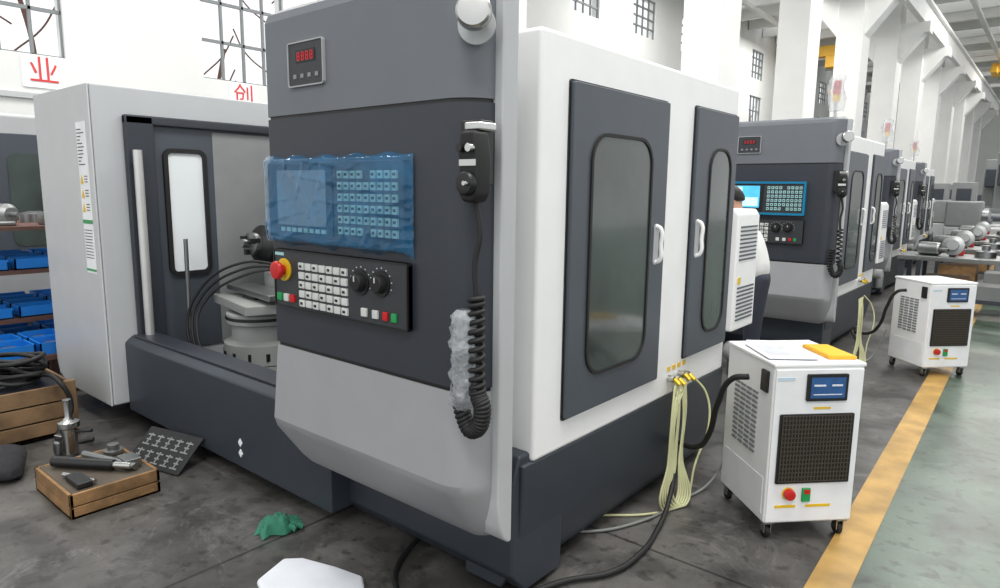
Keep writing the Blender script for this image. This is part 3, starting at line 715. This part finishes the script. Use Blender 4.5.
# ---------------------------------------------------------------- worker
def worker(loc,rot):
    g=group('worker',loc,rot)
    SK=mat('skin',(196,150,125),.55); HAIR=mat('hair_black',(22,20,20),.5); SH=mat('shirt_white',(222,222,220),.8,bump=.3,bscale=14); TR=mat('trousers_navy',(40,44,56),.8); SHOE=mat('shoe_black',(25,25,27),.5)
    def ln(v):
        x,y,z=v; k=max(0,z-.98); return (x,y-.30*k-.12*k*k,z-.08*k)
    def skin(name,verts,edges,rad,m,root=0,sub=2):
        me=bpy.data.meshes.new(name); me.from_pydata([ln(v) for v in verts],edges,[]); me.materials.append(m)
        o=link(bpy.data.objects.new(name,me)); o.modifiers.new('skin','SKIN')
        for i,r in enumerate(rad):
            sv=me.skin_vertices[0].data[i]; sv.radius=r if isinstance(r,tuple) else (r,r); sv.use_root=(i==root)
        s=o.modifiers.new('sub','SUBSURF'); s.levels=sub; s.render_levels=sub
        o.modifiers['skin'].use_smooth_shade=True
        return o
    skin('trousers',[(0,0,.95),(0,0,1.02),(.09,0,.90),(.10,-.01,.50),(.10,.01,.09),(-.09,0,.90),(-.10,-.02,.50),(-.10,.0,.09)],[(0,1),(0,2),(2,3),(3,4),(0,5),(5,6),(6,7)],[(.15,.11),(.14,.11),.092,.066,.055,.092,.066,.055],TR)
    skin('shirt',[(0,0,.90),(0,0,1.12),(0,.01,1.33),(0,.01,1.42),(0,0,1.45),(.17,.01,1.38),(.25,-.02,1.14),(.20,-.20,1.05),(-.17,.01,1.38),(-.25,-.02,1.14),(-.22,-.18,1.04)],[(0,1),(1,2),(2,3),(3,4),(3,5),(5,6),(6,7),(3,8),(8,9),(9,10)],[(.165,.125),(.165,.125),(.17,.12),(.12,.09),(.065,.065),.066,.055,.045,.066,.055,.045],SH)
    skin('neck_head',[(0,0,1.42),(0,-.005,1.50),(0,-.01,1.57),(0,-.01,1.64)],[(0,1),(1,2),(2,3)],[(.055,.055),(.054,.056),(.072,.088),(.062,.078)],SK)
    for s_ in (1,-1):
        hx=.20*s_ if s_==1 else -.22; hy=-.20 if s_==1 else -.18
        skin('hand_%s'%('left' if s_==1 else 'right'),[(hx,hy+.02,1.05),(hx,hy-.05,1.04),(hx,hy-.10,1.03)],[(0,1),(1,2)],[(.026,.022),(.036,.02),(.036,.016)],SK)
        for q in range(4):
            fx=hx+(-.028+.019*q); L_=(.062,.075,.07,.055)[q]
            skin('finger_%d_%d'%(s_+2,q+1),[(fx,hy-.09,1.03),(fx,hy-.10-L_*.5,1.03),(fx,hy-.10-L_,1.012)],[(0,1),(1,2)],[.009,.0085,.007],SK,sub=1)
        skin('thumb_%d'%(s_+2),[(hx-s_*.025,hy-.04,1.04),(hx-s_*.055,hy-.07,1.035),(hx-s_*.06,hy-.10,1.03)],[(0,1),(1,2)],[.011,.010,.008],SK,sub=1)
    skin('shoes_left',[(.10,.03,.045),(.10,-.10,.04),(.10,-.17,.03)],[(0,1),(1,2)],[(.045,.045),(.048,.04),(.04,.028)],SHOE)
    skin('shoes_right',[(-.10,.02,.045),(-.10,-.11,.04),(-.10,-.18,.03)],[(0,1),(1,2)],[(.045,.045),(.048,.04),(.04,.028)],SHOE)
    bm=bmesh.new(); bmesh.ops.create_uvsphere(bm,u_segments=24,v_segments=16,radius=1)
    for v in list(bm.verts):
        if v.co.z<-.05 and v.co.y<.25: v.co*=.82
        if v.co.z<-.45: v.co.z=-.45-.3*(abs(v.co.z)-.45)
        if v.co.y<-.55 and v.co.z<.45: v.co.y*=.80
    for v in bm.verts: v.co=Vector(ln((v.co.x*.086,v.co.y*.103+.005,v.co.z*.105+1.635)))
    me=bpy.data.meshes.new('hair'); bm.to_mesh(me); bm.free(); me.materials.append(HAIR)
    for p in me.polygons: p.use_smooth=True
    link(bpy.data.objects.new('hair',me))
    for s_ in (-1,1):
        lathe('ear_%d'%(s_+2),[(.012,0),(.02,.004),(.018,.012),(.006,.014)],ln((s_*.075,-.005,1.585)),(s_,.2,0),SK,12)
        lathe('eye_%d'%(s_+2),[(.004,0),(.012,.002),(.009,.006)],ln((s_*.03,-.094,1.60)),(0,-1,0),PAPER,12)
        lathe('pupil_%d'%(s_+2),[(.005,0),(.004,.002)],ln((s_*.03,-.0995,1.60)),(0,-1,0),BLACK,10)
    prism('nose',[ln((0,a,b))[1:] for a,b in ((-.105,1.56),(-.118,1.562),(-.095,1.60),(-.085,1.60),(-.085,1.56))],'X',-.011,.011,SK,.004)
    m_=ln((0,-.0935,1.536)); box('mouth',-.022,.022,m_[1]-.006,m_[1]+.006,m_[2]-.004,m_[2]+.004,mat('lips',(165,95,90),.5),.003)
    endg(); return g
worker((-1.73,5.18,0),math.radians(-75))

# ---------------------------------------------------------------- lights / world
w=bpy.data.worlds.new('world'); SC.world=w; w.use_nodes=True; nt=w.node_tree
bg=nt.nodes['Background']; bg.inputs[0].default_value=(0.97,0.985,1.0,1); bg.inputs[1].default_value=1.2
def area(name,loc,size,power,rot=(0,0,0),col=(1,.985,.955)):
    l=bpy.data.lights.new(name,'AREA'); l.shape='RECTANGLE'; l.size=size[0]; l.size_y=size[1]; l.energy=power; l.color=col
    o=bpy.data.objects.new(name,l); o.location=loc; o.rotation_euler=rot; SC.collection.objects.link(o)
for i,(x,y) in enumerate(((0,2),(0,9),(-8,2),(-8,9),(2,-4),(-1,18),(-9,20),(-1,30),(-9,32),(-1,45))):
    area('added_overhead_fill',(x,y,8.6),(3,3),460)  # added area fills under the roof to brighten the hall, no fixtures behind them
